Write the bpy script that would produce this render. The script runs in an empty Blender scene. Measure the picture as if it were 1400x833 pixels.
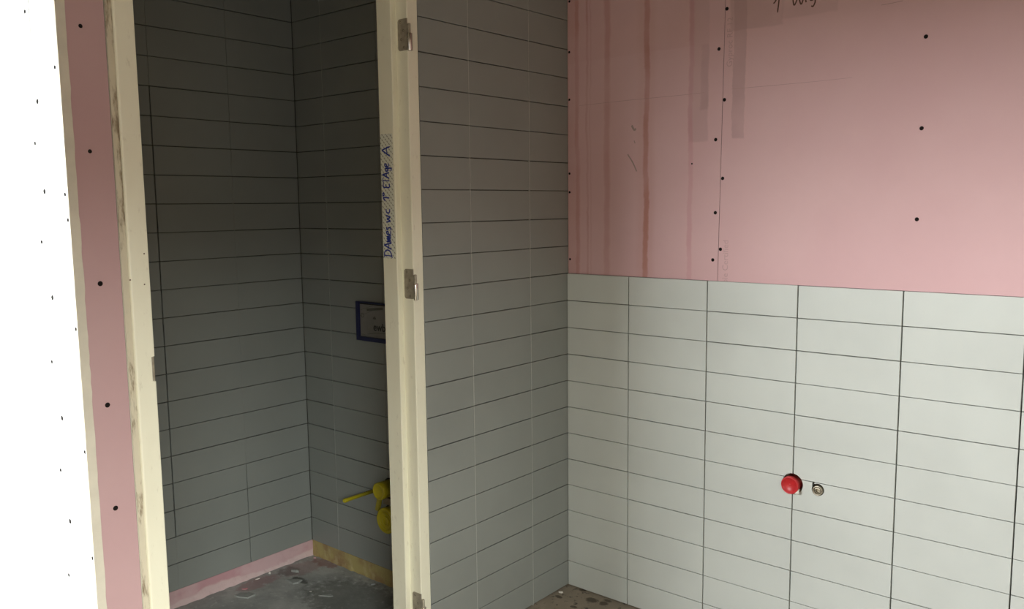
import bpy, bmesh, math, random
from mathutils import Vector, Matrix, Euler

S = bpy.context.scene
COL = S.collection

# ------------------------------------------------------------------ camera
cam_d = bpy.data.cameras.new('camera')
cam = bpy.data.objects.new('camera', cam_d); COL.objects.link(cam)
cam.location = (1.8382, -2.4962, 1.4471)
cam.rotation_euler = Euler((1.454867, 0.0114156, 0.698982), 'XYZ')
cam_d.sensor_fit = 'HORIZONTAL'; cam_d.sensor_width = 36.0
cam_d.lens = 36.0 * 1154.74 / 1400.0
cam_d.clip_start = 0.02; cam_d.clip_end = 100
S.camera = cam

# ------------------------------------------------------------------ light
W = bpy.data.worlds.new('world'); S.world = W; W.use_nodes = True
W.node_tree.nodes['Background'].inputs[0].default_value = (0.95, 0.97, 1.0, 1)
W.node_tree.nodes['Background'].inputs[1].default_value = 1.05

def area(name, loc, size, target, power, color):
    l = bpy.data.lights.new(name, 'AREA'); l.shape = 'RECTANGLE'
    l.size, l.size_y = size; l.energy = power; l.color = color
    o = bpy.data.objects.new(name, l); COL.objects.link(o)
    o.location = loc
    d = Vector(target) - Vector(loc)
    o.rotation_euler = d.to_track_quat('-Z', 'Y').to_euler()
    return o
# bright band of sky seen under the head of the wide window behind the camera
area('daylight_outside', (-2.6, -7.6, 2.72), (3.8, 0.56), (-1.6, 0, 1.4), 760, (0.96, 1.0, 1.01))
# higher sky that falls on the floor inside the window
area('daylight_high', (-0.6, -7.2, 5.2), (5.0, 1.6), (-0.6, -2.7, 0.0), 2200, (0.93, 1.0, 0.97))
# fill light added on the left, bounced off the wall opposite the cubicle
area('fill_left', (-3.3, -3.0, 1.6), (1.8, 1.6), (2.8, -1.6, 1.5), 140, (0.93, 1.0, 0.97))
# softer side light from the right, shaped by an added opening
area('side_light', (5.3, -4.1, 2.74), (2.4, 0.86), (-1.0, -1.2, 0.6), 380, (0.95, 1.0, 0.96))

S.view_settings.view_transform = 'Standard'
S.view_settings.look = 'None'
S.view_settings.gamma = 1.0
S.view_settings.use_curve_mapping = False
S.view_settings.exposure = 0.0

# ------------------------------------------------------------------ helpers
def tag(o, label=None, cat=None, group=None, kind=None):
    if label: o['label'] = label
    if cat: o['category'] = cat
    if group: o['group'] = group
    if kind: o['kind'] = kind
    return o

def empty(name, loc=(0, 0, 0), parent=None):
    o = bpy.data.objects.new(name, None); COL.objects.link(o); o.location = loc
    o.empty_display_size = 0.05
    if parent: o.parent = parent
    return o

def obj(name, bm, mat, parent=None, loc=None, smooth=False):
    me = bpy.data.meshes.new(name)
    bmesh.ops.recalc_face_normals(bm, faces=bm.faces)
    bm.to_mesh(me); bm.free()
    for m in (mat if isinstance(mat, (list, tuple)) else [mat]):
        me.materials.append(m)
    if smooth:
        for p in me.polygons: p.use_smooth = True
    o = bpy.data.objects.new(name, me); COL.objects.link(o)
    if parent: o.parent = parent
    if loc: o.location = loc
    return o

def NB(): return bmesh.new()

def box(bm, x0, x1, y0, y1, z0, z1, bev=0.0, mi=0):
    vs = [bm.verts.new((x, y, z)) for x in (x0, x1) for y in (y0, y1) for z in (z0, z1)]
    q = [(0, 1, 3, 2), (4, 6, 7, 5), (0, 4, 5, 1), (2, 3, 7, 6), (0, 2, 6, 4), (1, 5, 7, 3)]
    fs = [bm.faces.new([vs[i] for i in f]) for f in q]
    for f in fs: f.material_index = mi
    if bev > 0:
        es = list({e for f in fs for e in f.edges})
        bmesh.ops.bevel(bm, geom=es, offset=bev, segments=2, affect='EDGES', profile=0.5)
    return bm

def prism(bm, poly, z0, z1, mi=0):
    """poly of (x, y) extruded along z"""
    a = [bm.verts.new((x, y, z0)) for x, y in poly]
    b = [bm.verts.new((x, y, z1)) for x, y in poly]
    n = len(poly)
    fs = [bm.faces.new(a[::-1]), bm.faces.new(b)]
    for i in range(n):
        fs.append(bm.faces.new((a[i], a[(i + 1) % n], b[(i + 1) % n], b[i])))
    for f in fs: f.material_index = mi

def lathe(bm, prof, axis_o, axis, seg=40, mi=0):
    """prof: list of (r, h) along axis from axis_o; closed at ends when r = 0"""
    ax = Vector(axis).normalized()
    t = Vector((0, 0, 1)) if abs(ax.z) < 0.9 else Vector((1, 0, 0))
    u = ax.cross(t).normalized(); v = ax.cross(u)
    o = Vector(axis_o); rings = []
    for r, h in prof:
        if r <= 1e-7:
            rings.append([bm.verts.new(o + ax * h)])
        else:
            rings.append([bm.verts.new(o + ax * h + (u * math.cos(a) + v * math.sin(a)) * r)
                          for a in (2 * math.pi * i / seg for i in range(seg))])
    for A, B in zip(rings, rings[1:]):
        for i in range(seg):
            j = (i + 1) % seg
            if len(A) == 1 and len(B) == 1: continue
            if len(A) == 1: f = bm.faces.new((A[0], B[i], B[j]))
            elif len(B) == 1: f = bm.faces.new((A[i], B[0], A[j]))
            else: f = bm.faces.new((A[i], B[i], B[j], A[j]))
            f.material_index = mi; f.smooth = True
    return bm

def cut(target, cutter_bms):
    """boolean-subtract cutter meshes from a mesh object and bake the result"""
    for k, cb in enumerate(cutter_bms):
        bmesh.ops.recalc_face_normals(cb, faces=cb.faces)
        me = bpy.data.meshes.new('cutter'); cb.to_mesh(me); cb.free()
        c = bpy.data.objects.new('cutter', me); COL.objects.link(c)
        m = target.modifiers.new('b', 'BOOLEAN'); m.object = c; m.operation = 'DIFFERENCE'; m.solver = 'EXACT'
        bpy.context.view_layer.update()
        dg = bpy.context.evaluated_depsgraph_get()
        new = bpy.data.meshes.new_from_object(target.evaluated_get(dg))
        target.modifiers.clear()
        old = target.data; new.name = old.name; target.data = new
        bpy.data.objects.remove(c); bpy.data.meshes.remove(me)

def ribbon(bm, pts, normal, w, lift=0.0, thick=0.0002, mi=0):
    """thin ink stroke lying on a surface"""
    n = Vector(normal).normalized(); P = [Vector(p) + n * lift for p in pts]
    L, R = [], []
    for i, p in enumerate(P):
        a = P[max(i - 1, 0)]; b = P[min(i + 1, len(P) - 1)]
        t = (b - a).normalized(); s = n.cross(t).normalized() * w * 0.5
        ww = 1.0 if 0 < i < len(P) - 1 else 0.75
        L.append(p + s * ww); R.append(p - s * ww)
    def V(q, k): return bm.verts.new(q + n * (thick * k))
    Lt = [V(q, 1) for q in L]; Rt = [V(q, 1) for q in R]
    Lb = [V(q, 0) for q in L]; Rb = [V(q, 0) for q in R]
    for i in range(len(P) - 1):
        for f in ((Lt[i], Rt[i], Rt[i + 1], Lt[i + 1]), (Lb[i], Lb[i + 1], Rb[i + 1], Rb[i]),
                  (Lt[i], Lt[i + 1], Lb[i + 1], Lb[i]), (Rt[i], Rb[i], Rb[i + 1], Rt[i + 1])):
            bm.faces.new(f).material_index = mi
    bm.faces.new((Lt[0], Lb[0], Rb[0], Rt[0])); bm.faces.new((Lt[-1], Rt[-1], Rb[-1], Lb[-1]))

def spline(pts, n=5):
    """Catmull-Rom through 2-D or 3-D points"""
    if len(pts) < 3: return [tuple(p) for p in pts]
    P = [Vector(p) for p in pts]; P = [P[0]] + P + [P[-1]]; out = []
    for i in range(1, len(P) - 2):
        for k in range(n):
            t = k / n
            out.append(0.5 * ((2 * P[i]) + (-P[i - 1] + P[i + 1]) * t + (2 * P[i - 1] - 5 * P[i] + 4 * P[i + 1] - P[i + 2]) * t * t
                              + (-P[i - 1] + 3 * P[i] - 3 * P[i + 1] + P[i + 2]) * t ** 3))
    out.append(P[-2]); return out

# ------------------------------------------------------------------ materials
class NT:
    def __init__(s, name, rough=0.6, spec=0.5, metal=0.0):
        s.m = bpy.data.materials.new(name); s.m.use_nodes = True
        s.t = s.m.node_tree; s.b = s.t.nodes['Principled BSDF']
        s.b.inputs['Roughness'].default_value = rough
        s.b.inputs['Specular IOR Level'].default_value = spec
        s.b.inputs['Metallic'].default_value = metal
        s._p = None
    def n(s, k, **kw):
        x = s.t.nodes.new(k)
        for a, v in kw.items(): setattr(x, a, v)
        return x
    def link(s, a, b): s.t.links.new(a, b)
    def pos(s):
        if s._p is None: s._p = s.n('ShaderNodeNewGeometry').outputs['Position']
        return s._p
    def noise(s, scale, detail=3, rough=0.55, vec=None, stretch=None):
        x = s.n('ShaderNodeTexNoise'); x.inputs['Scale'].default_value = scale
        x.inputs['Detail'].default_value = detail; x.inputs['Roughness'].default_value = rough
        v = vec or s.pos()
        if stretch:
            mp = s.n('ShaderNodeVectorMath', operation='MULTIPLY'); s.link(v, mp.inputs[0])
            mp.inputs[1].default_value = stretch; v = mp.outputs[0]
        s.link(v, x.inputs['Vector']); return x.outputs['Fac']
    def ramp(s, fac, a, b, lo=0.0, hi=1.0):
        x = s.n('ShaderNodeMapRange'); x.interpolation_type = 'SMOOTHSTEP'
        s.link(fac, x.inputs['Value'])
        x.inputs['From Min'].default_value = a; x.inputs['From Max'].default_value = b
        x.inputs['To Min'].default_value = lo; x.inputs['To Max'].default_value = hi
        return x.outputs[0]
    def math(s, op, a, b=None):
        x = s.n('ShaderNodeMath', operation=op)
        for i, v in enumerate((a, b)):
            if v is None: continue
            if isinstance(v, (int, float)): x.inputs[i].default_value = v
            else: s.link(v, x.inputs[i])
        return x.outputs[0]
    def mix(s, fac, a, b, mode='MIX'):
        x = s.n('ShaderNodeMix', data_type='RGBA', blend_type=mode)
        for i, v in ((0, fac), (6, a), (7, b)):
            if isinstance(v, (int, float)): x.inputs[i].default_value = v
            elif isinstance(v, (tuple, list)): x.inputs[i].default_value = (*v[:3], 1)
            else: s.link(v, x.inputs[i])
        return x.outputs[2]
    def color(s, c):
        if isinstance(c, (tuple, list)): s.b.inputs['Base Color'].default_value = (*c[:3], 1)
        else: s.link(c, s.b.inputs['Base Color'])
        return s
    def bump(s, h, strength=0.2, dist=0.001):
        x = s.n('ShaderNodeBump'); x.inputs['Strength'].default_value = strength
        x.inputs['Distance'].default_value = dist
        s.link(h, x.inputs['Height']); s.link(x.outputs[0], s.b.inputs['Normal']); return s
    def xyz(s):
        x = s.n('ShaderNodeSeparateXYZ'); s.link(s.pos(), x.inputs[0]); return x.outputs

def mat_plain(name, c, rough=0.6, spec=0.5, metal=0.0, var=0.06, scale=30, bump=0.0):
    t = NT(name, rough, spec, metal)
    f = t.noise(scale, 4)
    t.color(t.mix(t.ramp(f, 0.3, 0.7), tuple(x * (1 - var) for x in c), tuple(min(1, x * (1 + var)) for x in c)))
    if bump: t.bump(t.noise(scale * 6, 3), bump, 0.0006)
    return t.m

def mat_tile(name, c, rough=0.42):
    t = NT(name, rough, 0.35)
    f = t.noise(3.0, 3); g = t.noise(240, 2)
    col = t.mix(t.ramp(f, 0.3, 0.7), tuple(x * 0.96 for x in c), tuple(x * 1.04 for x in c))
    col = t.mix(t.math('MULTIPLY', t.ramp(g, 0.5, 0.8), 0.05), col, (0.3, 0.3, 0.3))
    t.color(col); t.bump(t.noise(45, 3), 0.05, 0.0006)
    return t.m

M = {}
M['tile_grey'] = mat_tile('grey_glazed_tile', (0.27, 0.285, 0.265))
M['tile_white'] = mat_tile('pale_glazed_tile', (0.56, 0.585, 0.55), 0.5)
M['adhesive'] = mat_plain('dark_tile_adhesive', (0.085, 0.083, 0.07), 0.9, bump=0.3)
M['joint_light'] = mat_plain('pale_joint_line', (0.46, 0.46, 0.43), 0.8)
M['joint_grey'] = mat_plain('grey_joint_filler', (0.27, 0.275, 0.25), 0.8)
M['cream'] = None
M['dark'] = mat_plain('dark_hole', (0.02, 0.018, 0.015), 0.9)
M['steel'] = mat_plain('dull_hinge_steel', (0.40, 0.36, 0.28), 0.5, 0.5, 0.45, 0.15, 60)
M['steel_bright'] = mat_plain('polished_steel', (0.75, 0.72, 0.66), 0.22, 0.5, 1.0, 0.05, 60)
M['brass'] = mat_plain('nickel_brass', (0.42, 0.38, 0.30), 0.35, 0.5, 0.9, 0.15, 120)
M['red'] = mat_plain('red_plastic', (0.50, 0.018, 0.022), 0.4, 0.5, 0, 0.06, 60)
M['yellow'] = mat_plain('yellow_plastic', (0.50, 0.42, 0.012), 0.45, 0.5, 0, 0.08, 40)
M['yellow_dark'] = mat_plain('shaded_yellow_plastic', (0.40, 0.33, 0.03), 0.5, 0.5, 0, 0.08, 40)  # yellow plastic with the shade between the caps put into its colour
M['brownish'] = mat_plain('brown_fibre_strap', (0.22, 0.17, 0.10), 0.7)
M['blue'] = mat_plain('dark_blue_plastic', (0.012, 0.016, 0.075), 0.5)
M['card'] = mat_plain('printed_card', (0.22, 0.215, 0.20), 0.7, var=0.1, scale=12)
M['card_mid'] = mat_plain('card_grey_band', (0.10, 0.10, 0.09), 0.7)
M['ink_black'] = mat_plain('black_print', (0.03, 0.03, 0.03), 0.7)
M['ink_blue'] = mat_plain('blue_ball_pen_ink', (0.01, 0.03, 0.28), 0.5)
M['ink_brown'] = mat_plain('brown_marker_ink', (0.10, 0.045, 0.03), 0.7)
M['screw'] = mat_plain('phosphated_screw', (0.012, 0.009, 0.008), 0.85, 0.15, 0.0)
M['plaster'] = mat_plain('white_plaster', (0.75, 0.72, 0.66), 0.85, bump=0.4)
M['print_pink'] = mat_plain('faded_board_print', (0.50, 0.325, 0.32), 0.8)
M['pencil'] = mat_plain('pencil_line', (0.42, 0.27, 0.25), 0.8)
M['ceiling'] = mat_plain('raw_ceiling_board', (0.13, 0.10, 0.065), 0.9)
M['wall_raw'] = mat_plain('raw_wall_board', (0.58, 0.46, 0.345), 0.85, var=0.08, scale=4)
M['white_board'] = mat_plain('blown_out_board', (0.93, 0.93, 0.91), 0.8, var=0.01, scale=8)  # white base chosen so the brightly lit board blows out
M['seam'] = mat_plain('board_seam_shadow', (0.12, 0.085, 0.08), 0.9)

# cream painted softwood frame, with dirt where it was handled
t = NT('cream_painted_wood', 0.42, 0.4)
f = t.noise(9, 4, 0.6, stretch=(1, 1, 0.25)); g = t.noise(60, 4, 0.65, stretch=(1, 1, 0.4))
c = t.mix(t.ramp(f, 0.3, 0.75), (0.90, 0.88, 0.71), (0.86, 0.83, 0.66))
c = t.mix(t.math('MULTIPLY', t.ramp(g, 0.60, 0.72), 0.25), c, (0.42, 0.36, 0.25))
t.color(c); t.bump(t.noise(120, 2, stretch=(1, 1, 0.1)), 0.06, 0.0005); M['cream'] = t.m
# same paint, grimy outer edge
t = NT('grimy_cream_edge', 0.7, 0.3)
g = t.noise(38, 5, 0.7, stretch=(1, 1, 0.22))
c = t.mix(t.ramp(g, 0.50, 0.66), (0.66, 0.60, 0.46), (0.26, 0.20, 0.13))
t.color(c); t.bump(g, 0.3, 0.001); M['grimy'] = t.m
# pink gypsum board
def mat_pink(name, stains=(), k=1.0):
    t = NT(name, 0.85, 0.2)
    X, Y, Z = t.xyz()
    f = t.noise(2.2, 3); g = t.noise(30, 4, 0.6)
    c = t.mix(t.ramp(f, 0.3, 0.7), (0.665, 0.445, 0.450), (0.635, 0.410, 0.420))
    c = t.mix(t.math('MULTIPLY', t.ramp(g, 0.35, 0.75), 0.07), c, (0.55, 0.36, 0.36))
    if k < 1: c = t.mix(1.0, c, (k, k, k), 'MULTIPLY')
    wob = t.math('MULTIPLY', t.math('SUBTRACT', t.noise(5, 4, 0.6, stretch=(1, 1, 1)), 0.5), 0.022)
    wob2 = t.math('MULTIPLY', t.math('SUBTRACT', t.noise(60, 2, 0.6), 0.5), 0.006)
    Xw = t.math('ADD', t.math('ADD', X, wob), wob2)
    var = t.ramp(t.noise(4, 3, stretch=(1, 1, 1.0)), 0.30, 0.66, 0.45, 1.0)
    for (x0, x1, z0, z1, kk, soft, colr) in stains:      # water runs and wiped patches, each with its own outline
        a = t.ramp(Xw, x0 - soft, x0 + soft * 0.4); b = t.ramp(Xw, x1 - soft * 0.4, x1 + soft, 1, 0)
        zw = t.math('ADD', Z, wob)
        d = t.ramp(zw, z0 - 0.004, z0 + 0.004); e = t.ramp(zw, z1 - 0.004, z1 + 0.004, 1, 0)
        mk = t.math('MULTIPLY', t.math('MULTIPLY', a, b), t.math('MULTIPLY', d, e))
        mk = t.math('MULTIPLY', t.math('MULTIPLY', mk, var), kk)
        c = t.mix(mk, c, colr)
    t.color(c); t.bump(t.noise(300, 2), 0.08, 0.0004)
    return t.m
RU = (0.46, 0.215, 0.175); GR = (0.44, 0.29, 0.28); RD = (0.52, 0.24, 0.25)
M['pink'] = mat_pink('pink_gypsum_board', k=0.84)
M['pink_stained'] = mat_pink('pink_gypsum_board_water_stained', [
    (-0.01, 0.035, 1.1, 2.7, 0.30, 0.012, RU), (0.036, 0.048, 1.1, 2.7, 0.65, 0.006, RU),
    (0.082, 0.088, 1.1, 2.7, 0.50, 0.004, RU), (0.098, 0.101, 1.1, 2.7, 0.30, 0.003, RU),
    (0.160, 0.178, 1.1, 2.7, 0.50, 0.008, RU), (0.318, 0.334, 1.1, 2.7, 0.95, 0.006, RU),
    (0.300, 0.350, 1.1, 2.7, 0.22, 0.02, RU), (0.488, 0.553, 1.648, 2.7, 0.42, 0.005, GR),
    (0.486, 0.500, 1.19, 2.7, 0.45, 0.005, RD), (0.530, 0.552, 1.75, 1.95, 0.5, 0.006, GR),
    (0.0, 0.5, 1.95, 2.7, 0.12, 0.02, RU)])
M['pink_patched'] = mat_pink('pink_gypsum_board_wiped', [
    (0.636, 0.676, 1.650, 2.7, 0.65, 0.003, GR), (0.625, 0.79, 1.975, 2.7, 0.55, 0.006, GR),
    (0.79, 0.95, 1.99, 2.7, 0.35, 0.006, GR)])
# pinkish-white smeared board foot in the cubicle
t = NT('smeared_pink_board_foot', 0.85, 0.2); X, Y, Z = t.xyz()
n1 = t.noise(4, 4, 0.6); n2 = t.noise(25, 4, 0.6)
c = t.mix(t.ramp(n1, 0.40, 0.56), (0.56, 0.32, 0.34), (0.63, 0.43, 0.44))
low = t.ramp(t.math('ADD', Z, t.math('MULTIPLY', t.math('SUBTRACT', n1, 0.5), 0.10)), 0.020, 0.030, 1, 0)
c = t.mix(t.math('MULTIPLY', low, 0.7), c, (0.70, 0.56, 0.54))
c = t.mix(t.math('MULTIPLY', t.ramp(n2, 0.5, 0.7), 0.2), c, (0.46, 0.26, 0.27)); t.color(c); t.bump(n2, 0.4, 0.002)
M['pink_foot'] = t.m
t = NT('stained_yellow_board_foot', 0.8, 0.2)
n1 = t.noise(9, 4, 0.6); n2 = t.noise(30, 4, 0.6, stretch=(1, 1, 0.5))
c = t.mix(t.ramp(n1, 0.4, 0.62), (0.44, 0.36, 0.15), (0.33, 0.22, 0.11))
c = t.mix(t.math('MULTIPLY', t.ramp(n2, 0.52, 0.66), 0.5), c, (0.52, 0.44, 0.24)); t.color(c); t.bump(n2, 0.3, 0.001)
M['yellow_foot'] = t.m
# raw screed floor: brownish in the room, greyer with pink dust in the cubicle
t = NT('raw_screed_floor', 0.85, 0.25); X, Y, Z = t.xyz()
n1 = t.noise(7, 5, 0.62); n2 = t.noise(34, 5, 0.65); n3 = t.noise(120, 3)
room = t.mix(t.ramp(n1, 0.35, 0.65), (0.36, 0.30, 0.23), (0.29, 0.245, 0.19))
room = t.mix(t.ramp(n2, 0.56, 0.66), room, (0.115, 0.10, 0.08))
stall = t.mix(t.ramp(n1, 0.35, 0.62), (0.43, 0.43, 0.41), (0.31, 0.315, 0.30))
stall = t.mix(t.math('MULTIPLY', t.ramp(n2, 0.55, 0.68), 0.6), stall, (0.52, 0.52, 0.50))
c = t.mix(t.ramp(X, -0.12, -0.04), stall, room)
def blob(cx, cy, rx, ry):
    dx = t.math('DIVIDE', t.math('SUBTRACT', X, cx), rx); dy = t.math('DIVIDE', t.math('SUBTRACT', Y, cy), ry)
    r = t.math('ADD', t.math('MULTIPLY', dx, dx), t.math('MULTIPLY', dy, dy))
    r = t.math('ADD', r, t.math('MULTIPLY', t.math('SUBTRACT', n2, 0.5), 2.4))
    return t.ramp(r, 0.35, 1.1, 1, 0)
for bx, by, rx, ry, k, cc in [(-0.955, -0.74, .05, .10, .65, (0.34, 0.22, 0.22)), (-0.93, -0.55, .07, .10, .5, (0.33, 0.21, 0.20)),
                              (-0.90, -0.46, .08, .035, .6, (0.27, 0.13, 0.12)), (-0.95, -0.60, .05, .05, .5, (0.10, 0.09, 0.09)),
                              (-0.85, -0.62, .05, .02, .8, (0.07, 0.07, 0.065)), (-0.55, -0.60, .25, .16, .6, (0.10, 0.105, 0.09))]:
    c = t.mix(t.math('MULTIPLY', blob(bx, by, rx, ry), k), c, cc)
for bx, by, rx, ry in [(0.14, -0.045, .03, .02), (0.19, -0.04, .018, .02), (0.067, 0.0, .02, .012), (0.19, -0.014, .02, .01), (0.12, -0.13, .014, .01), (0.03, -0.10, .018, .01)]:
    c = t.mix(t.math('MULTIPLY', blob(bx, by, rx, ry), 0.8), c, (0.075, 0.06, 0.045))
t.color(c); t.bump(n2, 0.6, 0.004); M['floor'] = t.m
# adhesive tape printed with slanted grey dashes
t = NT('hatched_paper_tape', 0.55, 0.4); X, Y, Z = t.xyz()
def tri(v, period):
    return t.math('FRACT', t.math('DIVIDE', v, period))
u = t.math('ADD', Z, t.math('MULTIPLY', X, 0.95))
a = t.ramp(tri(u, 0.0155), 0.26, 0.34, 1, 0)
b_ = t.math('LESS_THAN', tri(t.math('SUBTRACT', Z, t.math('MULTIPLY', X, 1.2)), 0.0160), 0.68)
mk = t.math('MULTIPLY', a, b_)
t.color(t.mix(t.math('MULTIPLY', mk, 0.8), (0.76, 0.77, 0.66), (0.27, 0.26, 0.19))); M['tape'] = t.m

# ------------------------------------------------------------------ tiling
rnd = random.Random(7)
def tiling(name, mat, parent, o, u, n, cols, rows, thick=0.0095, gz=0.0024, gap_of=None, fill=None, bev=0.0008):
    """cols: sorted u edges; rows: sorted z edges; tiles are separate raised, bevelled blocks in one mesh.
    gap_of(i, z) -> width of the vertical gap at column edge i; fill(i) -> True for a flush pale joint"""
    O = Vector(o); U = Vector(u); N = Vector(n); Zv = Vector((0, 0, 1)); bm = NB()
    for j in range(len(rows) - 1):
        z0, z1 = rows[j] + gz / 2, rows[j + 1] - gz / 2
        zm = (z0 + z1) / 2
        for i in range(len(cols) - 1):
            u0 = cols[i] + gap_of(i, zm) / 2; u1 = cols[i + 1] - gap_of(i + 1, zm) / 2
            ja = rnd.uniform(-0.00035, 0.00035); jb = rnd.uniform(-0.00035, 0.00035)
            def P(uu, zz, h): return bm.verts.new(O + U * uu + Zv * zz - N * h)
            tl = [rnd.uniform(0, 0.00045) for _ in range(4)]
            back = [P(u0, z0 + ja, thick), P(u1, z0 + ja, thick), P(u1, z1 + jb, thick), P(u0, z1 + jb, thick)]
            mid = [P(u0, z0 + ja, bev), P(u1, z0 + ja, bev), P(u1, z1 + jb, bev), P(u0, z1 + jb, bev)]
            fr = [P(u0 + bev, z0 + ja + bev, tl[0]), P(u1 - bev, z0 + ja + bev, tl[1]), P(u1 - bev, z1 + jb - bev, tl[2]), P(u0 + bev, z1 + jb - bev, tl[3])]
            bm.faces.new(fr); bm.faces.new(back[::-1])
            for A, B in ((back, mid), (mid, fr)):
                for k in range(4):
                    l = (k + 1) % 4; bm.faces.new((A[k], A[l], B[l], B[k]))
    return obj(name, bm, mat, parent)

def joint_strip(parent, mat, o, u, n, uc, w, z0, z1, depth=0.0007):
    O = Vector(o); U = Vector(u); N = Vector(n); bm = NB()
    a = O + U * (uc - w / 2) - N * 0.006; b = O + U * (uc + w / 2) - N * depth
    box(bm, min(a.x, b.x), max(a.x, b.x), min(a.y, b.y), max(a.y, b.y), z0, z1)
    return obj('joint_line', bm, mat, parent)

TW = 0.29966
CE = 2.6                         # ceiling height
# ------------------------------------------------------------------ room shell
def struct(name, label=None):
    e = empty(name); tag(e, label, name.rsplit('_', 1)[0] if name[-1].isdigit() else name.split('_')[0], kind='structure'); return e

fl = obj('floor', box(NB(), -2.6, 3.0, -4.5, 0.3, -0.12, 0.0), M['floor'])
tag(fl, 'raw brownish grey screed floor with dark spots and pink dust', 'floor', kind='structure')
ce = obj('ceiling', box(NB(), -2.6, 3.0, -4.5, 0.3, CE, CE + 0.1), M['ceiling'])
tag(ce, 'unfinished dark ceiling above the view', 'ceiling', kind='structure')

# right wall of the picture: pale tiles to 1.2 m, two pink boards above
wr = struct('wall_right', 'right wall with pale tiles below and bare pink boards above')
core = obj('wall_core', box(NB(), -0.0, 2.799, 0.0212, 0.16, 0, CE), M['wall_raw'], wr)
bed = obj('adhesive_bed', box(NB(), 0.0002, 2.8, 0.0098, 0.0211, 0.0, 1.1985), M['adhesive'], wr)
tag(bed, 'dark grey tile adhesive showing in the open joints')
cols = [0.0015] + [0.26473 + TW * k for k in range(9)]
rows = [0.004 if k == 0 else 0.1 * k for k in range(13)]
def gap_r(i, z): return 0.0 if i == 0 else 0.0036
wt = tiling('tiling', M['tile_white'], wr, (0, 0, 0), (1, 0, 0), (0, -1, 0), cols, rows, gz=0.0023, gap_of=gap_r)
tag(wt, 'pale grey white stacked tiles')
def cyl_y(cx, cz, r, y0=-0.02, y1=0.08, seg=28):
    return lathe(NB(), [(0, 0), (r, 0), (r, y1 - y0), (0, y1 - y0)], (cx, y0, cz), (0, 1, 0), seg)
hole_cap = (0.8640, 0.5825, 0.0325); hole_valve = (0.9425, 0.5790, 0.0190)
cut(wt, [cyl_y(*hole_cap), cyl_y(*hole_valve), box(NB(), 0.9245, 0.9315, -0.02, 0.05, 0.573, 0.601)])
for o_ in (bed, core): cut(o_, [cyl_y(*hole_cap), cyl_y(*hole_valve)])
tube = lathe(NB(), [(hole_cap[2] + .001, 0), (hole_cap[2] + .001, 0.07), (0, 0.07)], (hole_cap[0], 0.0101, hole_cap[1]), (0, 1, 0), 28)
obj('hole_lining', tube, M['dark'], wr)
tube = lathe(NB(), [(hole_valve[2] + .001, 0), (hole_valve[2] + .001, 0.07), (0, 0.07)], (hole_valve[0], 0.0101, hole_valve[1]), (0, 1, 0), 28)
obj('hole_lining', tube, M['dark'], wr)
def slanted_board(x0b, x0t, x1b, x1t, z0, z1, y0, y1):
    bm = NB()
    v = [bm.verts.new(p) for p in ((x0b, y0, z0), (x1b, y0, z0), (x1t, y0, z1), (x0t, y0, z1), (x0b, y1, z0), (x1b, y1, z0), (x1t, y1, z1), (x0t, y1, z1))]
    for f in ((0, 1, 2, 3), (7, 6, 5, 4), (0, 4, 5, 1), (1, 5, 6, 2), (2, 6, 7, 3), (3, 7, 4, 0)): bm.faces.new([v[i] for i in f])
    return bm
BY = 0.0088
XS = lambda z: 0.5957 + (z - 1.2028) * (0.6069 - 0.5957) / (2.0747 - 1.2028)
b1 = obj('gypsum_board', slanted_board(0.0008, 0.0008, XS(1.1995) - 0.0008, XS(CE) - 0.0008, 1.1995, CE, BY, 0.0211), M['pink_stained'], wr)
tag(b1, 'pink board with brown water runs')
b2 = obj('gypsum_board', slanted_board(XS(1.1995) + 0.0008, XS(CE) + 0.0008, 2.8, 2.8, 1.1995, CE, BY, 0.0211), M['pink_patched'], wr)
tag(b2, 'pink board with faint print and darker wiped patches')
obj('board_seam', slanted_board(XS(1.2) - 0.0008, XS(CE) - 0.0008, XS(1.2) + 0.0008, XS(CE) + 0.0008, 1.2, CE, BY + 0.0016, 0.0205), M['seam'], wr)
# pencil line at 1.8 m
bm = NB()
for seg in ([(0.05, 1.8), (0.25, 1.8008), (0.45, 1.7995), (0.54, 1.80)], [(0.63, 1.8022), (0.75, 1.8003), (0.90, 1.7987)]):
    ribbon(bm, [(x, BY - 0.0001, z) for x, z in seg], (0, -1, 0), 0.0011)
obj('pencil_line', bm, M['pencil'], wr)
bm = NB(); ribbon(bm, [(0.90, BY - 0.0001, 1.7987), (1.0, BY - 0.0001, 1.7990)], (0, -1, 0), 0.0010)
ribbon(bm, [(1.072, BY - 0.0001, 1.9868), (1.10, BY - .0001, 1.9876), (1.129, BY - .0001, 1.9894)], (0, -1, 0), 0.0016)
obj('pencil_line', bm, M['pencil'], wr)
# grey finger smudges
bm = NB()
for pts, w in (([(0.270, 1.716), (0.2735, 1.708), (0.280, 1.700), (0.286, 1.704)], 0.007), ([(0.279, 1.664), (0.283, 1.655)], 0.004),
               ([(0.254, 1.620), (0.258, 1.613), (0.268, 1.600), (0.278, 1.584), (0.290, 1.560)], 0.0045)):
    ribbon(bm, spline([(x, BY - 0.0001, z) for x, z in pts]), (0, -1, 0), w)
obj('grey_smudge', bm, mat_plain('grey_smudge', (0.34, 0.255, 0.23), 0.8), wr)
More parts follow.
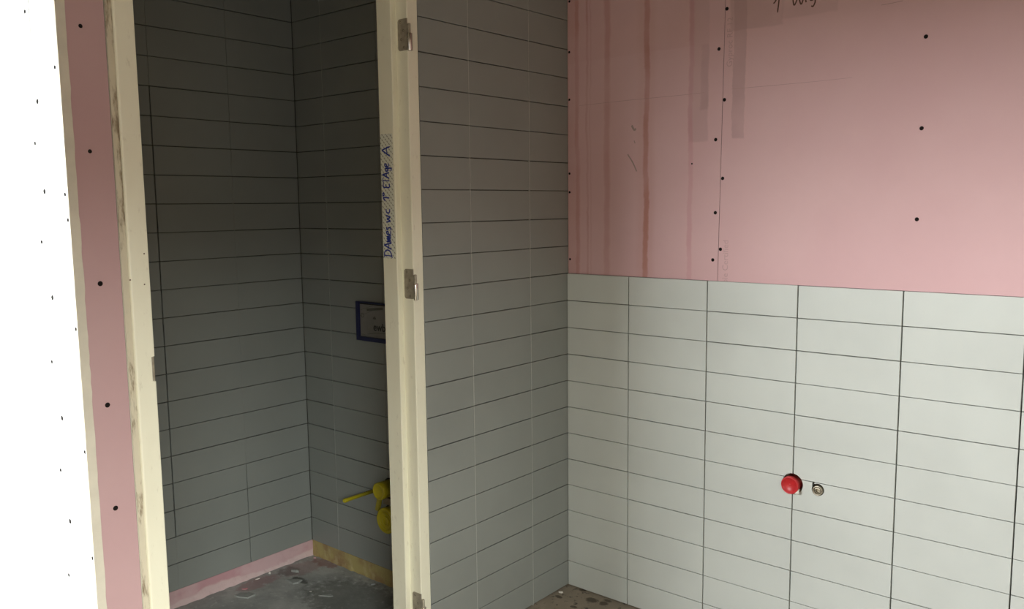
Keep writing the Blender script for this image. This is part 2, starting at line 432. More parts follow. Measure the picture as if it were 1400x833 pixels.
# brown handwritten arrow and letters on the board (runs out of the top of the frame)
zz = BY - 0.0001
for nm_, strokes in (('handwritten_arrow', ([(0.7751, 2.0118), (0.7789, 2.0472), (0.7805, 2.085)], [(0.7617, 2.0396), (0.7698, 2.0487), (0.779, 2.082), (0.7805, 2.086)], [(0.7805, 2.086), (0.793, 2.052)])),
                     ('handwritten_letters', ([(0.8185, 2.075), (0.8217, 2.0404), (0.8257, 2.025), (0.833, 2.0386), (0.837, 2.058), (0.8411, 2.0373), (0.8471, 2.0246), (0.855, 2.050), (0.858, 2.075)],
                      [(0.8598, 2.052), (0.8598, 2.0343), (0.8613, 2.0277)],
                      [(0.887, 2.055), (0.875, 2.052), (0.8734, 2.0322), (0.883, 2.034), (0.8880, 2.050), (0.8876, 2.0299), (0.8871, 2.023), (0.8819, 2.0132), (0.8763, 2.0153)]))):
    bm = NB()
    for st in strokes: ribbon(bm, spline([(x, zz, z) for x, z in st], 4), (0, -1, 0), 0.0042)
    tag(obj(nm_, bm, M['ink_brown'], wr), 'brown marker writing')
def text_mesh(name, body, size, mat, parent, mtx, bold=0.0, extrude=0.00012):
    cu = bpy.data.curves.new(name, 'FONT'); cu.body = body; cu.size = size; cu.extrude = extrude; cu.offset = bold
    tmp = bpy.data.objects.new(name, cu); COL.objects.link(tmp)
    bpy.context.view_layer.update()
    me = bpy.data.meshes.new_from_object(tmp.evaluated_get(bpy.context.evaluated_depsgraph_get()))
    bpy.data.objects.remove(tmp); bpy.data.curves.remove(cu)
    me.materials.clear(); me.materials.append(mat); me.transform(mtx)
    o = bpy.data.objects.new(name, me); COL.objects.link(o); o.parent = parent
    return o
# text running upward: text x -> +z, text y -> -x, normal -y
RUN_UP = Matrix(((0, -1, 0, 0), (0, 0, -1, 0), (1, 0, 0, 0), (0, 0, 0, 1)))
tag(text_mesh('printed_text', 'ble Certified', 0.0275, M['print_pink'], wr, Matrix.Translation((0.6305, BY - 0.0001, 1.1930)) @ RUN_UP), 'faint grey print reading ble Certified')
tag(text_mesh('printed_text', 'Gyproc RF 12', 0.0265, M['print_pink'], wr, Matrix.Translation((0.6325, BY - 0.0001, 1.870)) @ RUN_UP), 'faint grey print on the board')

# left wall of the picture (x = 0): grey tiles, door frame, pink pier
wl = struct('wall_left', 'dark grey tiled wall beside the door frame, with a bare pink pier beyond the frame')
obj('wall_core', box(NB(), -0.1085, -0.0212, -0.7262, 0.16, 0, CE), M['wall_raw'], wl)
obj('adhesive_bed', box(NB(), -0.0211, -0.0098, -0.7262, 0.0211, 0, CE), M['adhesive'], wl)
obj('wall_head', box(NB(), -0.1085, -0.006, -1.7225, -0.7263, 2.33, CE), M['wall_raw'], wl)
ucol = [-0.0086, 0.21254, 0.21254 + TW, 0.7262]
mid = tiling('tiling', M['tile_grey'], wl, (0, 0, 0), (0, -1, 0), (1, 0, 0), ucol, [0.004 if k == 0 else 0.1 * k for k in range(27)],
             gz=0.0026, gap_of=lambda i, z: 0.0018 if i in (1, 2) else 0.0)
tag(mid, 'dark grey stacked tiles')
for uc in (0.21254, 0.21254 + TW):
    joint_strip(wl, M['joint_light'], (0, 0, 0), (0, -1, 0), (1, 0, 0), uc, 0.0018, 0.0, CE, 0.0003)  # pale lines painted for light catching the tile edges
# pink pier to the left of the frame
obj('pier_core', box(NB(), -0.1085, -0.0185, -1.7225, -1.6342, 0, CE), M['wall_raw'], wl)
tag(obj('gypsum_board', box(NB(), -0.0184, -0.006, -1.7225, -1.6362, 0, CE), M['pink'], wl), 'narrow strip of pink board')
# plaster over the corner bead, with a ragged edge
bm = NB(); N_ = 130; rr = random.Random(3); prev = None
Lf, Rf, Lc = [], [], []
for k in range(N_ + 1):
    z = CE * k / N_
    e = -1.7155 + rr.uniform(-0.0010, 0.0010)
    bump_ = 0.0022 if rr.random() < 0.07 else rr.uniform(0, 0.0006)
    Lf.append(bm.verts.new((-0.0050, e, z))); Rf.append(bm.verts.new((-0.0042, -1.7356, z)))
    Lc.append(bm.verts.new((-0.0080 - bump_ * 1.2, -1.7362, z)))
Lb = [bm.verts.new((-0.0061, v.co.y, v.co.z)) for v in Lf]
for k in range(N_):
    bm.faces.new((Lf[k], Rf[k], Rf[k + 1], Lf[k + 1])); bm.faces.new((Rf[k], Lc[k], Lc[k + 1], Rf[k + 1])); bm.faces.new((Lb[k], Lf[k], Lf[k + 1], Lb[k + 1]))
tag(obj('corner_plaster', bm, mat_plain('cream_corner_plaster', (0.70, 0.65, 0.54), 0.8, var=0.05, scale=20, bump=0.3), wl), 'cream filler strip along the outer corner')

# bright return face beside the pier
ws = struct('wall_end', 'brightly lit board face left of the pink pier, whitened to blow out')
obj('wall_core', box(NB(), -2.4, -0.1086, -1.7225, -1.636, 0, CE), M['wall_raw'], ws)
obj('gypsum_board', box(NB(), -0.1330, -0.0062, -1.735, -1.7226, 0, CE), M['white_board'], ws)
obj('gypsum_board', box(NB(), -2.4, -0.1355, -1.735, -1.7226, 0, CE), M['white_board'], ws)
obj('board_seam', box(NB(), -0.1354, -0.1331, -1.7346, -1.7228, 0, CE), M['dark'], ws)

# cubicle
wb = struct('wall_back', 'dark grey tiled back wall of the cubicle')
obj('wall_core', box(NB(), -1.12, -1.0222, -1.6359, -0.33, 0, CE), M['wall_raw'], wb)
obj('adhesive_bed', box(NB(), -1.0221, -1.0112, -1.6359, -0.4321, 0.066, CE), M['adhesive'], wb)
ub = [0.4436, 0.4422 + 0.2917, 0.4422 + 0.2917 + TW, 0.4422 + 0.2917 + 2 * TW, 1.635]
def gap_b(i, z):
    if i == 1: return 0.0030 if z < 0.46 else (0.0012 if z > 1.55 else 0.0010)
    if i == 2: return 0.0046 if 0.27 < z < 1.88 else 0.0010
    return 0.0 if i in (0, 4) else 0.002
rb = [0.0689 + 0.1 * k for k in range(26)]
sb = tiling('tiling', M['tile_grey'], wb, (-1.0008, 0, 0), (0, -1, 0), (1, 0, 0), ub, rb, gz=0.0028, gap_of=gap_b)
tag(sb, 'dark grey stacked tiles')
joint_strip(wb, M['joint_grey'], (-1.0008, 0, 0), (0, -1, 0), (1, 0, 0), ub[1], 0.001, 0.47, 1.52, 0.0004)
joint_strip(wb, M['joint_grey'], (-1.0008, 0, 0), (0, -1, 0), (1, 0, 0), ub[2], 0.001, 0.07, 0.26, 0.0004)
def foot(name, mat, parent, along, n0, n1, face, depth_dir, ztop, seed, label):
    """exposed board foot with a ragged lower edge"""
    r = random.Random(seed); bm = NB(); N = 60; T, B, Q = [], [], []
    for k in range(N + 1):
        s = n0 + (n1 - n0) * k / N; zb = max(0.0, r.uniform(-0.002, 0.006)); out = r.uniform(0.001, 0.006)
        if along == 'y':
            T.append(bm.verts.new((face, s, ztop))); Q.append(bm.verts.new((face + depth_dir * 0.001, s, 0.02))); B.append(bm.verts.new((face + depth_dir * out, s, zb)))
        else:
            T.append(bm.verts.new((s, face, ztop))); Q.append(bm.verts.new((s, face + depth_dir * 0.001, 0.02))); B.append(bm.verts.new((s, face + depth_dir * out, zb)))
    for k in range(N):
        bm.faces.new((T[k], T[k + 1], Q[k + 1], Q[k])); bm.faces.new((Q[k], Q[k + 1], B[k + 1], B[k]))
    return tag(obj(name, bm, mat, parent), label)
obj('board_foot_core', box(NB(), -1.0221, -1.0085, -1.6359, -0.4321, 0, 0.066), M['pink_foot'], wb)
foot('exposed_board', M['pink_foot'], wb, 'y', -1.635, -0.436, -1.0080, 1, 0.0655, 5, 'pink board foot below the tiles')

wc = struct('wall_right_1', 'dark grey tiled side wall of the cubicle')
wc.name = 'wall_side'; wc['category'] = 'wall'
obj('wall_core', box(NB(), -1.0221, -0.1086, -0.4208, -0.33, 0, CE), M['wall_raw'], wc)
obj('adhesive_bed', box(NB(), -1.0111, -0.1086, -0.4320, -0.4209, 0.066, CE), M['adhesive'], wc)
ucs = [0.1086, 0.215, 0.5155, 0.826, 0.9996]
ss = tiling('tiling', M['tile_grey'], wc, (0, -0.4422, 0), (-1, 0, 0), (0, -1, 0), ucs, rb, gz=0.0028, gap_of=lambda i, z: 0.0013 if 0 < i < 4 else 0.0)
tag(ss, 'dark grey stacked tiles')
joint_strip(wc, M['joint_light'], (0, -0.4422, 0), (-1, 0, 0), (0, -1, 0), 0.826, 0.0013, 0.07, CE, 0.0003)
obj('board_foot_core', box(NB(), -1.0080, -0.1086, -0.4360, -0.4209, 0.0, 0.066), M['yellow_foot'], wc)
foot('exposed_board', M['yellow_foot'], wc, 'x', -1.006, -0.109, -0.4362, -1, 0.0655, 9, 'stained yellow board foot below the tiles')

# rest of the room, out of frame
wx = struct('wall_outer', 'bare board wall outside the view on the far left, with an opening added for fill')  # opening added so the left fill light can enter
for y0_, y1_, z0_, z1_ in ((-4.35, -3.9, 0, CE), (-2.1, -1.6, 0, CE), (-3.9, -2.1, 0, 0.8), (-3.9, -2.1, 2.35, CE)):
    obj('wall_core', box(NB(), -2.55, -2.4, y0_, y1_, z0_, z1_), M['wall_raw'], wx)
wo = struct('wall_opposite', 'bare board wall outside the view on the right, with an opening added to shape light')  # opening and its lintel added to cut the side light
obj('wall_core', box(NB(), 2.8, 2.95, -2.3, 0.16, 0, CE), M['wall_raw'], wo)
obj('wall_core', box(NB(), 2.8, 2.95, -4.35, -2.3, 1.96, CE), M['wall_raw'], wo)
obj('wall_core', box(NB(), 2.8, 2.95, -4.35, -4.0, 0, 1.96), M['wall_raw'], wo)
wf = struct('wall_front', 'wall behind the camera with a wide window opening')
WX0, WX1, WZ0, WZ1 = -2.35, 0.6, 0.85, 2.25
obj('wall_core', box(NB(), -2.55, WX0, -4.35, -4.2, 0, CE), M['wall_raw'], wf)
obj('wall_core', box(NB(), WX1, 2.95, -4.35, -4.2, 0, CE), M['wall_raw'], wf)
obj('wall_core', box(NB(), WX0, WX1, -4.35, -4.2, 0, WZ0), M['wall_raw'], wf)
obj('wall_core', box(NB(), WX0, WX1, -4.35, -4.2, WZ1, CE), M['wall_raw'], wf)

# ------------------------------------------------------------------ door frame
door = empty('door_1'); tag(door, 'cream painted door frame with steel hinges, no door leaf', 'door', kind='structure')
R1 = -0.769; R2 = -0.7883; X1 = -0.048; X2 = -0.1085
def rounded(poly, idx, r=0.0025):
    out = []
    for i, p in enumerate(poly):
        if i not in idx: out.append(p); continue
        a = Vector(poly[i - 1]); b = Vector(p); c = Vector(poly[(i + 1) % len(poly)])
        rr_ = min(r, (a - b).length * 0.45, (c - b).length * 0.45)
        u = b + (a - b).normalized() * rr_; v = b + (c - b).normalized() * rr_
        out += [tuple(u), tuple(b * 0.34 + u * 0.33 + v * 0.33), tuple(v)]
    return out
bm = NB()
far = [(0.0, -0.7272), (0.0, R1), (X1, R1), (X1, R2), (X2, R2), (X2, -0.7272)]
prism(bm, rounded(far, (0, 1, 3), 0.0028), 0.0, 2.33)
jf = obj('hinge_jamb', bm, M['cream'], door); tag(jf, 'cream jamb carrying the hinges')
bm = NB()
near = [(X2, -1.6341), (0.0, -1.6341), (0.0, -1.6341 + 0.0445), (0.0, -1.5735), (X1, -1.5735), (X1, -1.5540), (X2, -1.5540)]
near = [(X2, -1.6341), (-0.0085, -1.6341), (-0.0070, -1.6192), (0.0, -1.6172), (0.0, -1.5735), (X1, -1.5735), (X1, -1.5540), (X2, -1.5540)]
prism(bm, rounded(near, (3, 4, 6), 0.0025), 0.0, 2.33)
jn = obj('lock_jamb', bm, M['cream'], door); tag(jn, 'cream jamb with the strike plate')
cut(jn, [box(NB(), -0.0030, 0.02, -1.5822, -1.54, 1.0605, 1.1185, 0.002), box(NB(), -0.040, 0.02, -1.5765, -1.54, 1.0605, 1.1185)])
bm = NB(); box(bm, -0.0064, -0.0053, -1.6338, -1.6196, 0, 2.33)
obj('grimy_edge', bm, M['grimy'], door)
bm = NB(); box(bm, X2, 0.0, -1.5735, R1, 2.288, 2.33, 0.0015)
box(bm, X2, X1, -1.5735, R1, 2.268, 2.289); obj('head_jamb', bm, M['cream'], door)
# strike plate
bm = NB(); box(bm, -0.0048, -0.0028, -1.5815, -1.5755, 1.0612, 1.1178, 0.0006); box(bm, -0.038, -0.0030, -1.5765, -1.5745, 1.0612, 1.1178, 0.0006)
tag(obj('strike_plate', bm, M['steel'], door), 'dull steel strike plate let into the edge')
# small nail marks on the lock jamb
for i, (y, z) in enumerate(((-1.5841, 1.3514), (-1.5876, 1.283), (-1.6185, 1.295))):
    bm = lathe(NB(), [(0, 0.0004), (0.0016, 0.0002), (0.0016, -0.001)], (0.0002 if i < 2 else -0.001, y, z), (1, 0, 0), 12)
    obj('nail_mark', bm, M['ink_brown'], door)

def hinge(z0, z1, first=None):
    h = z1 - z0
    if first:
        c = first.copy(); COL.objects.link(c); c.parent = door; c.location.z = z0
        for ch in first.children:
            d = ch.copy(); COL.objects.link(d); d.parent = c
        return c
    # leaf: plate on the rebate, rounded inner corners; local z from 0
    bm = NB(); L0, L1 = -0.0375, 0.0005; r = 0.008; pts = []
    pts += [(L1, 0), (L1, h)]
    for k in range(7):
        a = math.pi / 2 + math.pi / 2 * k / 6; pts.append((L0 + r + r * math.cos(a), h - r + r * math.sin(a)))
    for k in range(7):
        a = math.pi + math.pi / 2 * k / 6; pts.append((L0 + r + r * math.cos(a), r + r * math.sin(a)))
    a_ = [bm.verts.new((x, R1 - 0.0022, z)) for x, z in pts]; b_ = [bm.verts.new((x, R1 + 0.0008, z)) for x, z in pts]
    bm.faces.new(a_); bm.faces.new(b_[::-1])
    for i in range(len(pts)):
        j = (i + 1) % len(pts); bm.faces.new((a_[i], b_[i], b_[j], a_[j]))
    leaf = obj('hinge', bm, M['steel'], door, (0, 0, z0)); tag(leaf, 'dull steel hinge')
    for k, (x, z) in enumerate(((-0.026, h * 0.90), (-0.014, h * 0.63), (-0.024, h * 0.36), (-0.013, h * 0.10))):
        bm = lathe(NB(), [(0.0, 0.0016), (0.0012, 0.0006), (0.0022, 0.0001), (0.0034, -0.0002), (0.0036, 0.0006), (0.0036, 0.003)], (x, R1 - 0.0022, z), (0, 1, 0), 16)
        tag(obj('screw_head', bm, M['screw'], leaf), 'dark countersunk screw')
    kx, ky = 0.0075, R1 + 0.0012
    bm = lathe(NB(), [(0, -0.003), (0.0058, -0.003), (0.0064, -0.002), (0.0064, 0.0455), (0.0055, 0.0475), (0, 0.0475)], (kx, ky, 0), (0, 0, 1), 24)
    obj('knuckle', bm, M['steel_bright'], leaf)
    bm = NB(); box(bm, 0.001, 0.0105, ky + 0.0045, ky + 0.0090, -0.002, 0.0470, 0.0006); obj('knuckle_flange', bm, M['steel'], leaf)
    bm = lathe(NB(), [(0.0046, 0.0475), (0.0046, h - 0.017), (0.0038, h - 0.0155), (0, h - 0.015)], (kx, ky - 0.0005, 0), (0, 0, 1), 20)
    box(bm, -0.001, 0.004, R1 - 0.002, R1 + 0.001, 0.048, h - 0.017)
    obj('hinge_pin', bm, M['steel'], leaf)
    return leaf
h1 = hinge(1.1750, 1.2640)
hinge(1.8985, 1.9875, h1); hinge(0.1620, 0.2510, h1)

# ------------------------------------------------------------------ written tape label on the jamb
TY = R2 - 0.0003
bm = NB(); box(bm, -0.1080, -0.0545, TY, R2 - 0.00002, 1.2950, 1.6640)
tape = obj('tape_label', bm, M['tape'])
tag(tape, 'hatched paper tape with blue handwriting stuck vertically on the cream hinge jamb', 'tape')
GL = {  # handwritten capitals and small letters as strokes in a 1-high box
    'D': ([[(0.10, 0.0), (0.16, 1.0)], [(-0.05, 0.95), (0.45, 0.95), (0.72, 0.62), (0.55, 0.2), (-0.1, -0.05)]], 0.80),
    'A': ([[(0.0, 0.0), (0.25, 0.55), (0.45, 1.0)], [(0.45, 1.0), (0.56, 0.5), (0.66, 0.0)], [(0.08, 0.38), (0.66, 0.42)]], 0.78),
    'm': ([[(0.0, 0.0), (0.06, 0.62), (0.2, 0.05)], [(0.2, 0.05), (0.32, 0.62), (0.42, 0.05), (0.55, 0.62), (0.66, 0.0)]], 0.74),
    'e': ([[(0.05, 0.32), (0.38, 0.42), (0.30, 0.64), (0.08, 0.50), (0.08, 0.12), (0.42, 0.08)]], 0.46),
    's': ([[(0.38, 0.62), (0.10, 0.55), (0.30, 0.32), (0.25, 0.05), (0.0, 0.05)]], 0.48),
    'w': ([[(0.0, 0.62), (0.10, 0.02), (0.26, 0.50), (0.38, 0.02), (0.56, 0.66)]], 0.70),
    'c': ([[(0.36, 0.58), (0.10, 0.52), (0.06, 0.16), (0.36, 0.06)]], 0.42),
    '1': ([[(-0.04, 0.62), (0.18, 0.90), (0.14, 0.0)]], 0.28),
    'o': ([[(0.0, 0.90), (0.12, 0.98), (0.2, 0.84), (0.06, 0.76), (0.0, 0.90)]], 0.3),
    'E': ([[(0.52, 0.92), (0.10, 0.88), (0.06, 0.48), (0.04, 0.05), (0.46, 0.02)], [(0.06, 0.48), (0.40, 0.50)]], 0.55),
    'T': ([[(-0.02, 0.90), (0.60, 0.96)], [(0.30, 0.92), (0.24, 0.0)]], 0.52),
    'g': ([[(0.34, 0.52), (0.08, 0.50), (0.12, 0.14), (0.34, 0.30), (0.36, 0.58), (0.36, -0.28), (0.05, -0.25)]], 0.50),
    '-': ([[(0.0, 0.36), (0.28, 0.38)]], 0.4), '|': ([[(0.0, 0.0), (0.0, 0.9)]], 0.2)}
def write(bm, txt, z_start, z_end, base_x, height):
    """text runs up the jamb (+z); the tops of the letters point to -x"""
    tot = sum(GL[c][1] for c in txt) - 0.12
    sc = (z_end - z_start) / tot; z = z_start
    for c in txt:
        st, adv = GL[c]
        for s in st:
            pts = spline([(base_x - v * height, TY - 0.0001, z + u * sc) for u, v in s], 4)
            ribbon(bm, pts, (0, -1, 0), 0.0042)
        z += adv * sc
zpx = lambda py: 1.6642 - (py - 183) * 0.0021700
for txt_, p0, p1, bx, hh in (('DAmes', 351, 310, -0.070, 0.034), ('wc', 303, 286, -0.072, 0.031), ('1o', 273, 263, -0.074, 0.030),
                             ('ETAge', 256, 224, -0.072, 0.030), ('A', 213.5, 200.5, -0.066, 0.036)):
    bm = NB(); write(bm, txt_, zpx(p0), zpx(p1), bx, hh)
    tag(obj('handwritten_word', bm, M['ink_blue'], tape), 'blue handwritten word')

# ------------------------------------------------------------------ flush plate opening with printed card
CY = -0.4422
fp = empty('flush_plate_opening', (-0.510, CY, 0.95))
tag(fp, 'dark blue framed flush plate box with printed card, in the cubicle side wall', 'flush box')
fx0, fx1, fz0, fz1 = -0.147, 0.147, 0.0, 0.1475
bm = NB(); rw = 0.0165
box(bm, fx0, fx0 + rw, -0.012, 0.004, fz0, fz1, 0.001); box(bm, fx1 - rw, fx1, -0.012, 0.004, fz0, fz1, 0.001)
box(bm, fx0 + rw, fx1 - rw, -0.012, 0.004, fz0, fz0 + 0.015, 0.001); box(bm, fx0 + rw, fx1 - rw, -0.012, 0.004, fz1 - 0.0045, fz1, 0.001)
tag(obj('frame', bm, M['blue'], fp), 'dark blue plastic frame')
bm = NB(); box(bm, fx0 + rw + 0.0005, fx1 - rw - 0.0005, -0.0045, -0.0005, fz0 + 0.0155, fz1 - 0.010, 0.0004)
cd = obj('printed_card', bm, M['card'], fp); tag(cd, 'grey printed protective card')
yc = -0.0047
bm = NB()
ribbon(bm, [(-0.128, yc, 0.115), (-0.055, yc, 0.136)], (0, -1, 0), 0.0012); ribbon(bm, [(-0.128, yc, 0.093), (-0.020, yc, 0.130)], (0, -1, 0), 0.0012)
ribbon(bm, [(-0.09, yc, 0.118), (-0.0, yc, 0.128)], (0, -1, 0), 0.012)
ribbon(bm, spline([(-0.115 + 0.008 * math.cos(a), yc, 0.096 + 0.008 * math.sin(a)) for a in [k * math.pi / 5 for k in range(11)]], 2), (0, -1, 0), 0.0022)
ribbon(bm, [(-0.055, yc, 0.086), (-0.047, yc, 0.092), (-0.042, yc, 0.085)], (0, -1, 0), 0.010)
ribbon(bm, [(-0.124, yc, 0.0235), (-0.105, yc, 0.0235)], (0, -1, 0), 0.0018)
ribbon(bm, [(-0.09, yc, 0.026), (-0.04, yc, 0.034), (0.02, yc, 0.036)], (0, -1, 0), 0.0022)
obj('card_drawing', bm, M['card_mid'], cd)
for m_, (a, b) in (('ewe', (0, 0)),):
    tm = text_mesh('card_text', 'ewb', 0.040, M['ink_black'], cd, Matrix.Translation((-0.056, yc, 0.043)) @ Matrix(((1, 0, 0, 0), (0, 0, -1, 0), (0, 1, 0, 0), (0, 0, 0, 1))), bold=0.0008)
bm = NB(); box(bm, fx0 + rw, fx1 - rw, -0.004, 0.003, fz1 - 0.0100, fz1 - 0.0046); obj('card_shadow', bm, M['dark'], fp)  # dark bar standing in for the shadow above the card

# ------------------------------------------------------------------ yellow pipe protectors and rod sleeve
def pipe_cap(name, x, z, r, ln, label, rings):
    e = empty(name, (x, CY, z)); tag(e, label, 'pipe cap')
    prof = [(r * 0.97, 0.001), (r, -0.004)]
    bm = lathe(NB(), [(0, 0.0), (r * 0.96, 0.0), (r * 0.96, ln * 0.55), (r, ln * 0.56), (r, ln - 0.003), (r - 0.003, ln), (r * 0.80, ln), (r * 0.78, ln - 0.003), (r * 0.5, ln - 0.0035),
                      (r * 0.48, ln - 0.0055 if rings else ln - 0.0035), (0, ln - 0.0055 if rings else ln - 0.0035)], (0, -0.0005, 0), (0, -1, 0), 40)
    obj('cap_body', bm, M['yellow'], e)
    if rings:
        bm = lathe(NB(), [(r * 0.66, ln - 0.0036), (r * 0.66, ln - 0.001), (r * 0.60, ln - 0.001), (r * 0.60, ln - 0.0036)], (0, -0.0005, 0), (0, -1, 0), 36); obj('raised_ring', bm, M['yellow'], e)
        bm = lathe(NB(), [(r * 0.36, ln - 0.0056), (r * 0.36, ln - 0.001), (r * 0.30, ln - 0.001), (r * 0.30, ln - 0.0056)], (0, -0.0005, 0), (0, -1, 0), 36); obj('raised_ring', bm, M['yellow'], e)
    bm = lathe(NB(), [(r * 1.10, 0.0), (r * 1.12, 0.0008), (r * 0.9, 0.0010)], (0, -0.0002, 0), (0, -1, 0), 36); obj('hole_edge', bm, M['dark'], e)
    return e
pipe_cap('flush_pipe_cap', -0.5020, 0.4000, 0.0330, 0.060, 'smaller upper yellow plastic cap on the pipe in the cubicle side wall', False)
pipe_cap('drain_pipe_cap', -0.4860, 0.2860, 0.0490, 0.045, 'larger lower yellow plastic cap on the drain in the cubicle side wall', True)
e = empty('rod_sleeve', (-0.600, CY, 0.366)); tag(e, 'thin yellow sleeve sticking out of the cubicle side wall', 'sleeve')
obj('sleeve_tube', lathe(NB(), [(0.0, 0.0), (0.0072, 0.0), (0.0072, 0.124), (0.0078, 0.126), (0.0078, 0.142), (0.0066, 0.143), (0.0045, 0.143), (0.0045, 0.136), (0, 0.136)], (0, -0.0003, 0), (0, -1, 0), 20), M['yellow'], e)
bm = NB()
bmesh.ops.create_cube(bm, size=1.0, matrix=Matrix.Translation((-0.556, CY - 0.010, 0.340)) @ Matrix.Rotation(math.radians(16), 4, 'Y') @ Matrix.Diagonal((0.018, 0.014, 0.085, 1)))
bmesh.ops.bevel(bm, geom=bm.edges[:], offset=0.002, segments=2, affect='EDGES')
tag(obj('bracket_strap', bm, M['yellow_dark']), 'shade-darkened yellow strap between the two yellow pipe caps in the cubicle', 'strap')
bm = NB(); box(bm, -0.532, -0.470, CY - 0.014, CY - 0.0008, 0.334, 0.362, 0.003)
tag(obj('sealing_wad', bm, M['brownish']), 'brown wad of fibre packed between the two yellow pipe caps', 'packing')

# ------------------------------------------------------------------ red plug and brass valve in the pale tiles
e = empty('drain_plug', (0.8610, 0.0, 0.5800)); tag(e, 'round red plastic drain plug in the pale tiled right wall', 'plug')
bm = lathe(NB(), [(0.026, -0.055), (0.026, 0.002), (0.0278, 0.004), (0.0278, 0.0150), (0.0262, 0.0172), (0.0235, 0.0176), (0.0232, 0.0168), (0, 0.0163)], (0, 0, 0), (0, -1, 0), 44)
obj('plug_body', bm, M['red'], e)
bm = lathe(NB(), [(0.0, 0.0180), (0.0025, 0.0178), (0.0032, 0.0163)], (0.001, 0, 0.003), (0, -1, 0), 14); obj('centre_pip', bm, M['red'], e)
bm = NB(); rr = random.Random(11)
bmesh.ops.create_icosphere(bm, subdivisions=2, radius=0.0095)
for v in bm.verts: v.co *= rr.uniform(0.75, 1.2); v.co.y *= 0.7; v.co.z *= 1.05
pl = obj('plaster_lump', bm, M['plaster'], None, (0.8820, -0.0105, 0.5640))
tag(pl, 'white plaster lump smeared at the lower right of the red plug', 'plaster')
e = empty('valve', (0.9425, 0.0, 0.5765)); tag(e, 'round brass valve fitting with hexagonal socket beside the red plug', 'valve')
bm = lathe(NB(), [(0.0158, -0.05), (0.0158, 0.0025), (0.0150, 0.0040), (0.0118, 0.0042), (0.0108, 0.002), (0.0108, -0.006), (0.0, -0.006)], (0, 0, 0), (0, -1, 0), 36); obj('valve_ring', bm, M['brass'], e)
bm = NB(); n6 = 6; A = []; B = []; C_ = []; D_ = []
for k in range(n6):
    a = math.pi / 6 + k * math.pi / 3
    for lst, r, y in ((A, 0.0102, -0.0015), (B, 0.0068, -0.0020), (C_, 0.0062, 0.005), (D_, 0.0102, 0.0058)):
        lst.append(bm.verts.new((r * math.cos(a), y, r * math.sin(a))))
for P, Q in ((D_, A), (A, B), (B, C_)):
    for k in range(n6):
        l = (k + 1) % n6; bm.faces.new((P[k], P[l], Q[l], Q[k]))
bm.faces.new(C_); tag(obj('hex_socket', bm, M['brass'], e), 'hexagonal brass socket')

# ------------------------------------------------------------------ screws in the boards
def screw_mesh(r):
    bm = lathe(NB(), [(0, -0.0001), (r * 0.30, -0.0001), (r * 0.42, -0.0005), (r * 0.85, -0.0006), (r, -0.0001), (r * 0.9, 0.0016), (r * 0.45, 0.0045), (0, 0.012)], (0, 0, 0), (0, 1, 0), 16)
    me = bpy.data.meshes.new('drywall_screw'); bmesh.ops.recalc_face_normals(bm, faces=bm.faces); bm.to_mesh(me); bm.free(); me.materials.append(M['screw']); return me
SM = screw_mesh(0.0056); SS = screw_mesh(0.0043)
def screw(loc, label, group, me=SM, rz=0.0):
    o = bpy.data.objects.new('drywall_screw', me); COL.objects.link(o); o.location = loc; o.rotation_euler = (0, 0, rz)
    tag(o, label, 'screw', group); return o
ORD = ['topmost', 'second', 'third', 'lowest']
yS = BY - 0.0001
for k, (x, z) in enumerate([(0.6123, 2.0475), (0.6090, 1.7715), (0.6074, 1.5272), (0.6041, 1.3021)]):
    screw((x, yS, z), f'dark screw head just right of the pink board seam, {ORD[k]} of four' if k in (0, 3) else f'dark screw head just right of the pink board seam, {ORD[k]} from the top', 'screws right of the seam')
for k, (x, z) in enumerate([(0.5875, 1.9294), (0.5812, 1.6499), (0.5841, 1.4188), (0.5778, 1.2672)]):
    screw((x, yS, z), f'dark screw head just left of the pink board seam, {ORD[k]} of four' if k in (0, 3) else f'dark screw head just left of the pink board seam, {ORD[k]} from the top', 'screws left of the seam')
for (x, z), w in zip([(1.1904, 1.8867), (1.1896, 1.6447), (1.1876, 1.3985)], ('upper', 'middle', 'lower')):
    screw((x, yS, z), f'{w} dark screw head of the three in the right pink board field', 'screws in the right board field')
CN = ['at the photo top', 'second from the top', 'third from the top', 'fourth from the top', 'fifth from the top', 'lowest, above the tiles']
for k, (x, z) in enumerate([(0.0089, 2.1651), (0.0075, 1.9903), (0.0072, 1.8243), (0.0068, 1.5621), (0.0070, 1.495), (0.0078, 1.2516)]):
    screw((x, yS, z), f'dark screw head in pink board by inner corner, {CN[k]}', 'screws along the inner corner', SS)
screw((0.4985, yS, 1.5775), 'tiny lone dark screw head between the brown water runs and the seam', None, screw_mesh(0.0028))
PN = ['topmost', 'second from the top', 'third from the top', 'fourth from the top', 'lowest']
for k, (y, z) in enumerate([(-1.6863, 1.8287), (-1.6844, 1.5723), (-1.6818, 1.2916), (-1.6839, 1.0253), (-1.6817, 0.7911)]):
    screw((-0.0059, y, z), f'dark screw head in narrow pink pier left of frame, {PN[k]}', 'screws in the pink pier', SS if k < 2 else SM, math.pi / 2)
yW = -1.7351
NUM = ['topmost', 'second from the top', 'third from the top', 'fourth from the top', 'fifth from the top', 'lowest']
for k, (x, z) in enumerate([(-0.1555, 1.8721), (-0.154, 1.5948), (-0.1587, 1.3804), (-0.1523, 1.1125), (-0.149, 0.8634), (-0.1475, 0.6146)]):
    screw((x, yW, z), f'grey screw head left of the white board seam, {NUM[k]}', 'screws left of the white seam', SS)
for k, (x, z) in enumerate([(-0.125, 1.6815), (-0.1235, 1.4902), (-0.1235, 1.259), (-0.1196, 0.9886), (-0.1178, 0.7502)]):
    screw((x, yW, z), f'grey screw head right of the white board seam, {PN[k]}', 'screws right of the white seam', SM)
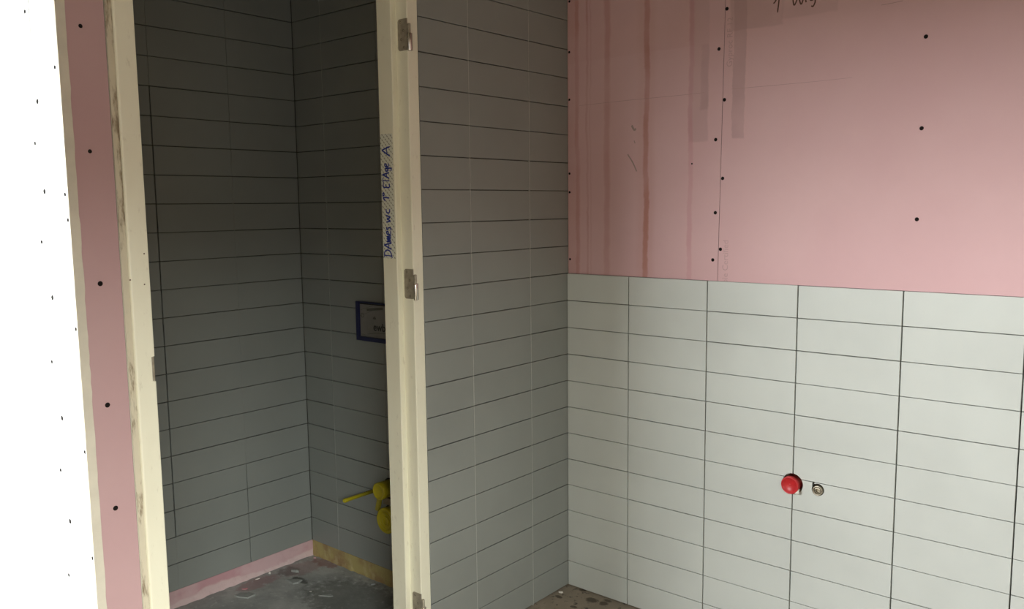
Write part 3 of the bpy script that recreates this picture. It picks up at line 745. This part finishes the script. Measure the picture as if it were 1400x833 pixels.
for k, (x, z) in enumerate([(-0.0255, 1.7418), (-0.0204, 1.4821), (-0.0150, 1.4289), (-0.0150, 1.198), (-0.0140, 0.93), (-0.0140, 0.6908)]):
    screw((x, yW, z), f'grey screw head in white board beside cream corner strip, {NUM[k]}', 'screws along the outer corner', SS)

# ------------------------------------------------------------------ plaster flakes and debris
def flake(seed, x, y, w, d, h, rz, mat, label, name='plaster_flake', tilt=0.0):
    r = random.Random(seed); bm = NB(); n = 9
    ang = sorted(r.uniform(0, 2 * math.pi) for _ in range(n))
    lo = [bm.verts.new((w * .5 * math.cos(a) * r.uniform(.7, 1.05), d * .5 * math.sin(a) * r.uniform(.7, 1.05), 0.0)) for a in ang]
    hi = [bm.verts.new((v.co.x * r.uniform(.8, .95), v.co.y * r.uniform(.8, .95), h * r.uniform(.6, 1.0))) for v in lo]
    c = bm.verts.new((0, 0, h))
    bm.faces.new(lo[::-1])
    for i in range(n):
        j = (i + 1) % n; bm.faces.new((lo[i], lo[j], hi[j], hi[i])); bm.faces.new((hi[i], hi[j], c))
    o = obj(name, bm, mat, None, (x, y, 0.0)); o.rotation_euler = (0, tilt, rz)
    tag(o, label, 'debris', 'plaster flakes on the cubicle floor' if x < -0.1 else None); return o
GF = mat_plain('grey_mortar_flake', (0.30, 0.31, 0.29), 0.9, bump=0.4); WF = mat_plain('white_plaster_chip', (0.72, 0.68, 0.62), 0.9)
PF = mat_plain('pink_paper_scrap', (0.56, 0.25, 0.27), 0.85)
flake(1, -0.850, -0.640, 0.085, 0.050, 0.006, 0.5, GF, 'largest grey mortar flake lying in the middle of the cubicle floor')
flake(2, -0.925, -0.585, 0.040, 0.018, 0.010, 0.3, GF, 'upright grey crumb left of the largest mortar flake')
flake(3, -0.895, -0.830, 0.095, 0.055, 0.005, 0.6, GF, 'grey mortar flake lying near the front left of the cubicle floor')
flake(4, -0.9460, -0.800, 0.030, 0.012, 0.003, 1.2, PF, 'small torn pink paper scrap on the cubicle floor')
flake(5, -0.985, -0.720, 0.026, 0.006, 0.003, 1.4, WF, 'thin white chip near the pink board foot')
flake(6, -0.990, -0.660, 0.012, 0.010, 0.008, 0.0, WF, 'round white plaster crumb against the pink board foot')
flake(7, -0.972, -0.455, 0.016, 0.012, 0.006, 0.0, mat_plain('pink_crumb', (0.5, 0.32, 0.31), 0.9), 'pink crumb in the inner corner of the cubicle floor')
flake(8, -0.592, -0.468, 0.022, 0.014, 0.006, 0.9, GF, 'pale flake at the foot of the yellow board by the door frame')
flake(9, -0.655, -0.640, 0.060, 0.030, 0.004, 0.6, GF, 'grey mortar flake right of the middle of the cubicle floor')
flake(10, -0.730, -0.655, 0.014, 0.006, 0.002, 0.6, WF, 'small bright chip left of the right-hand grey flake')
flake(12, 0.0150, -0.068, 0.020, 0.014, 0.006, 0.4, WF, 'white plaster chip on the brown floor beside the inner tiled corner', 'plaster_chip')
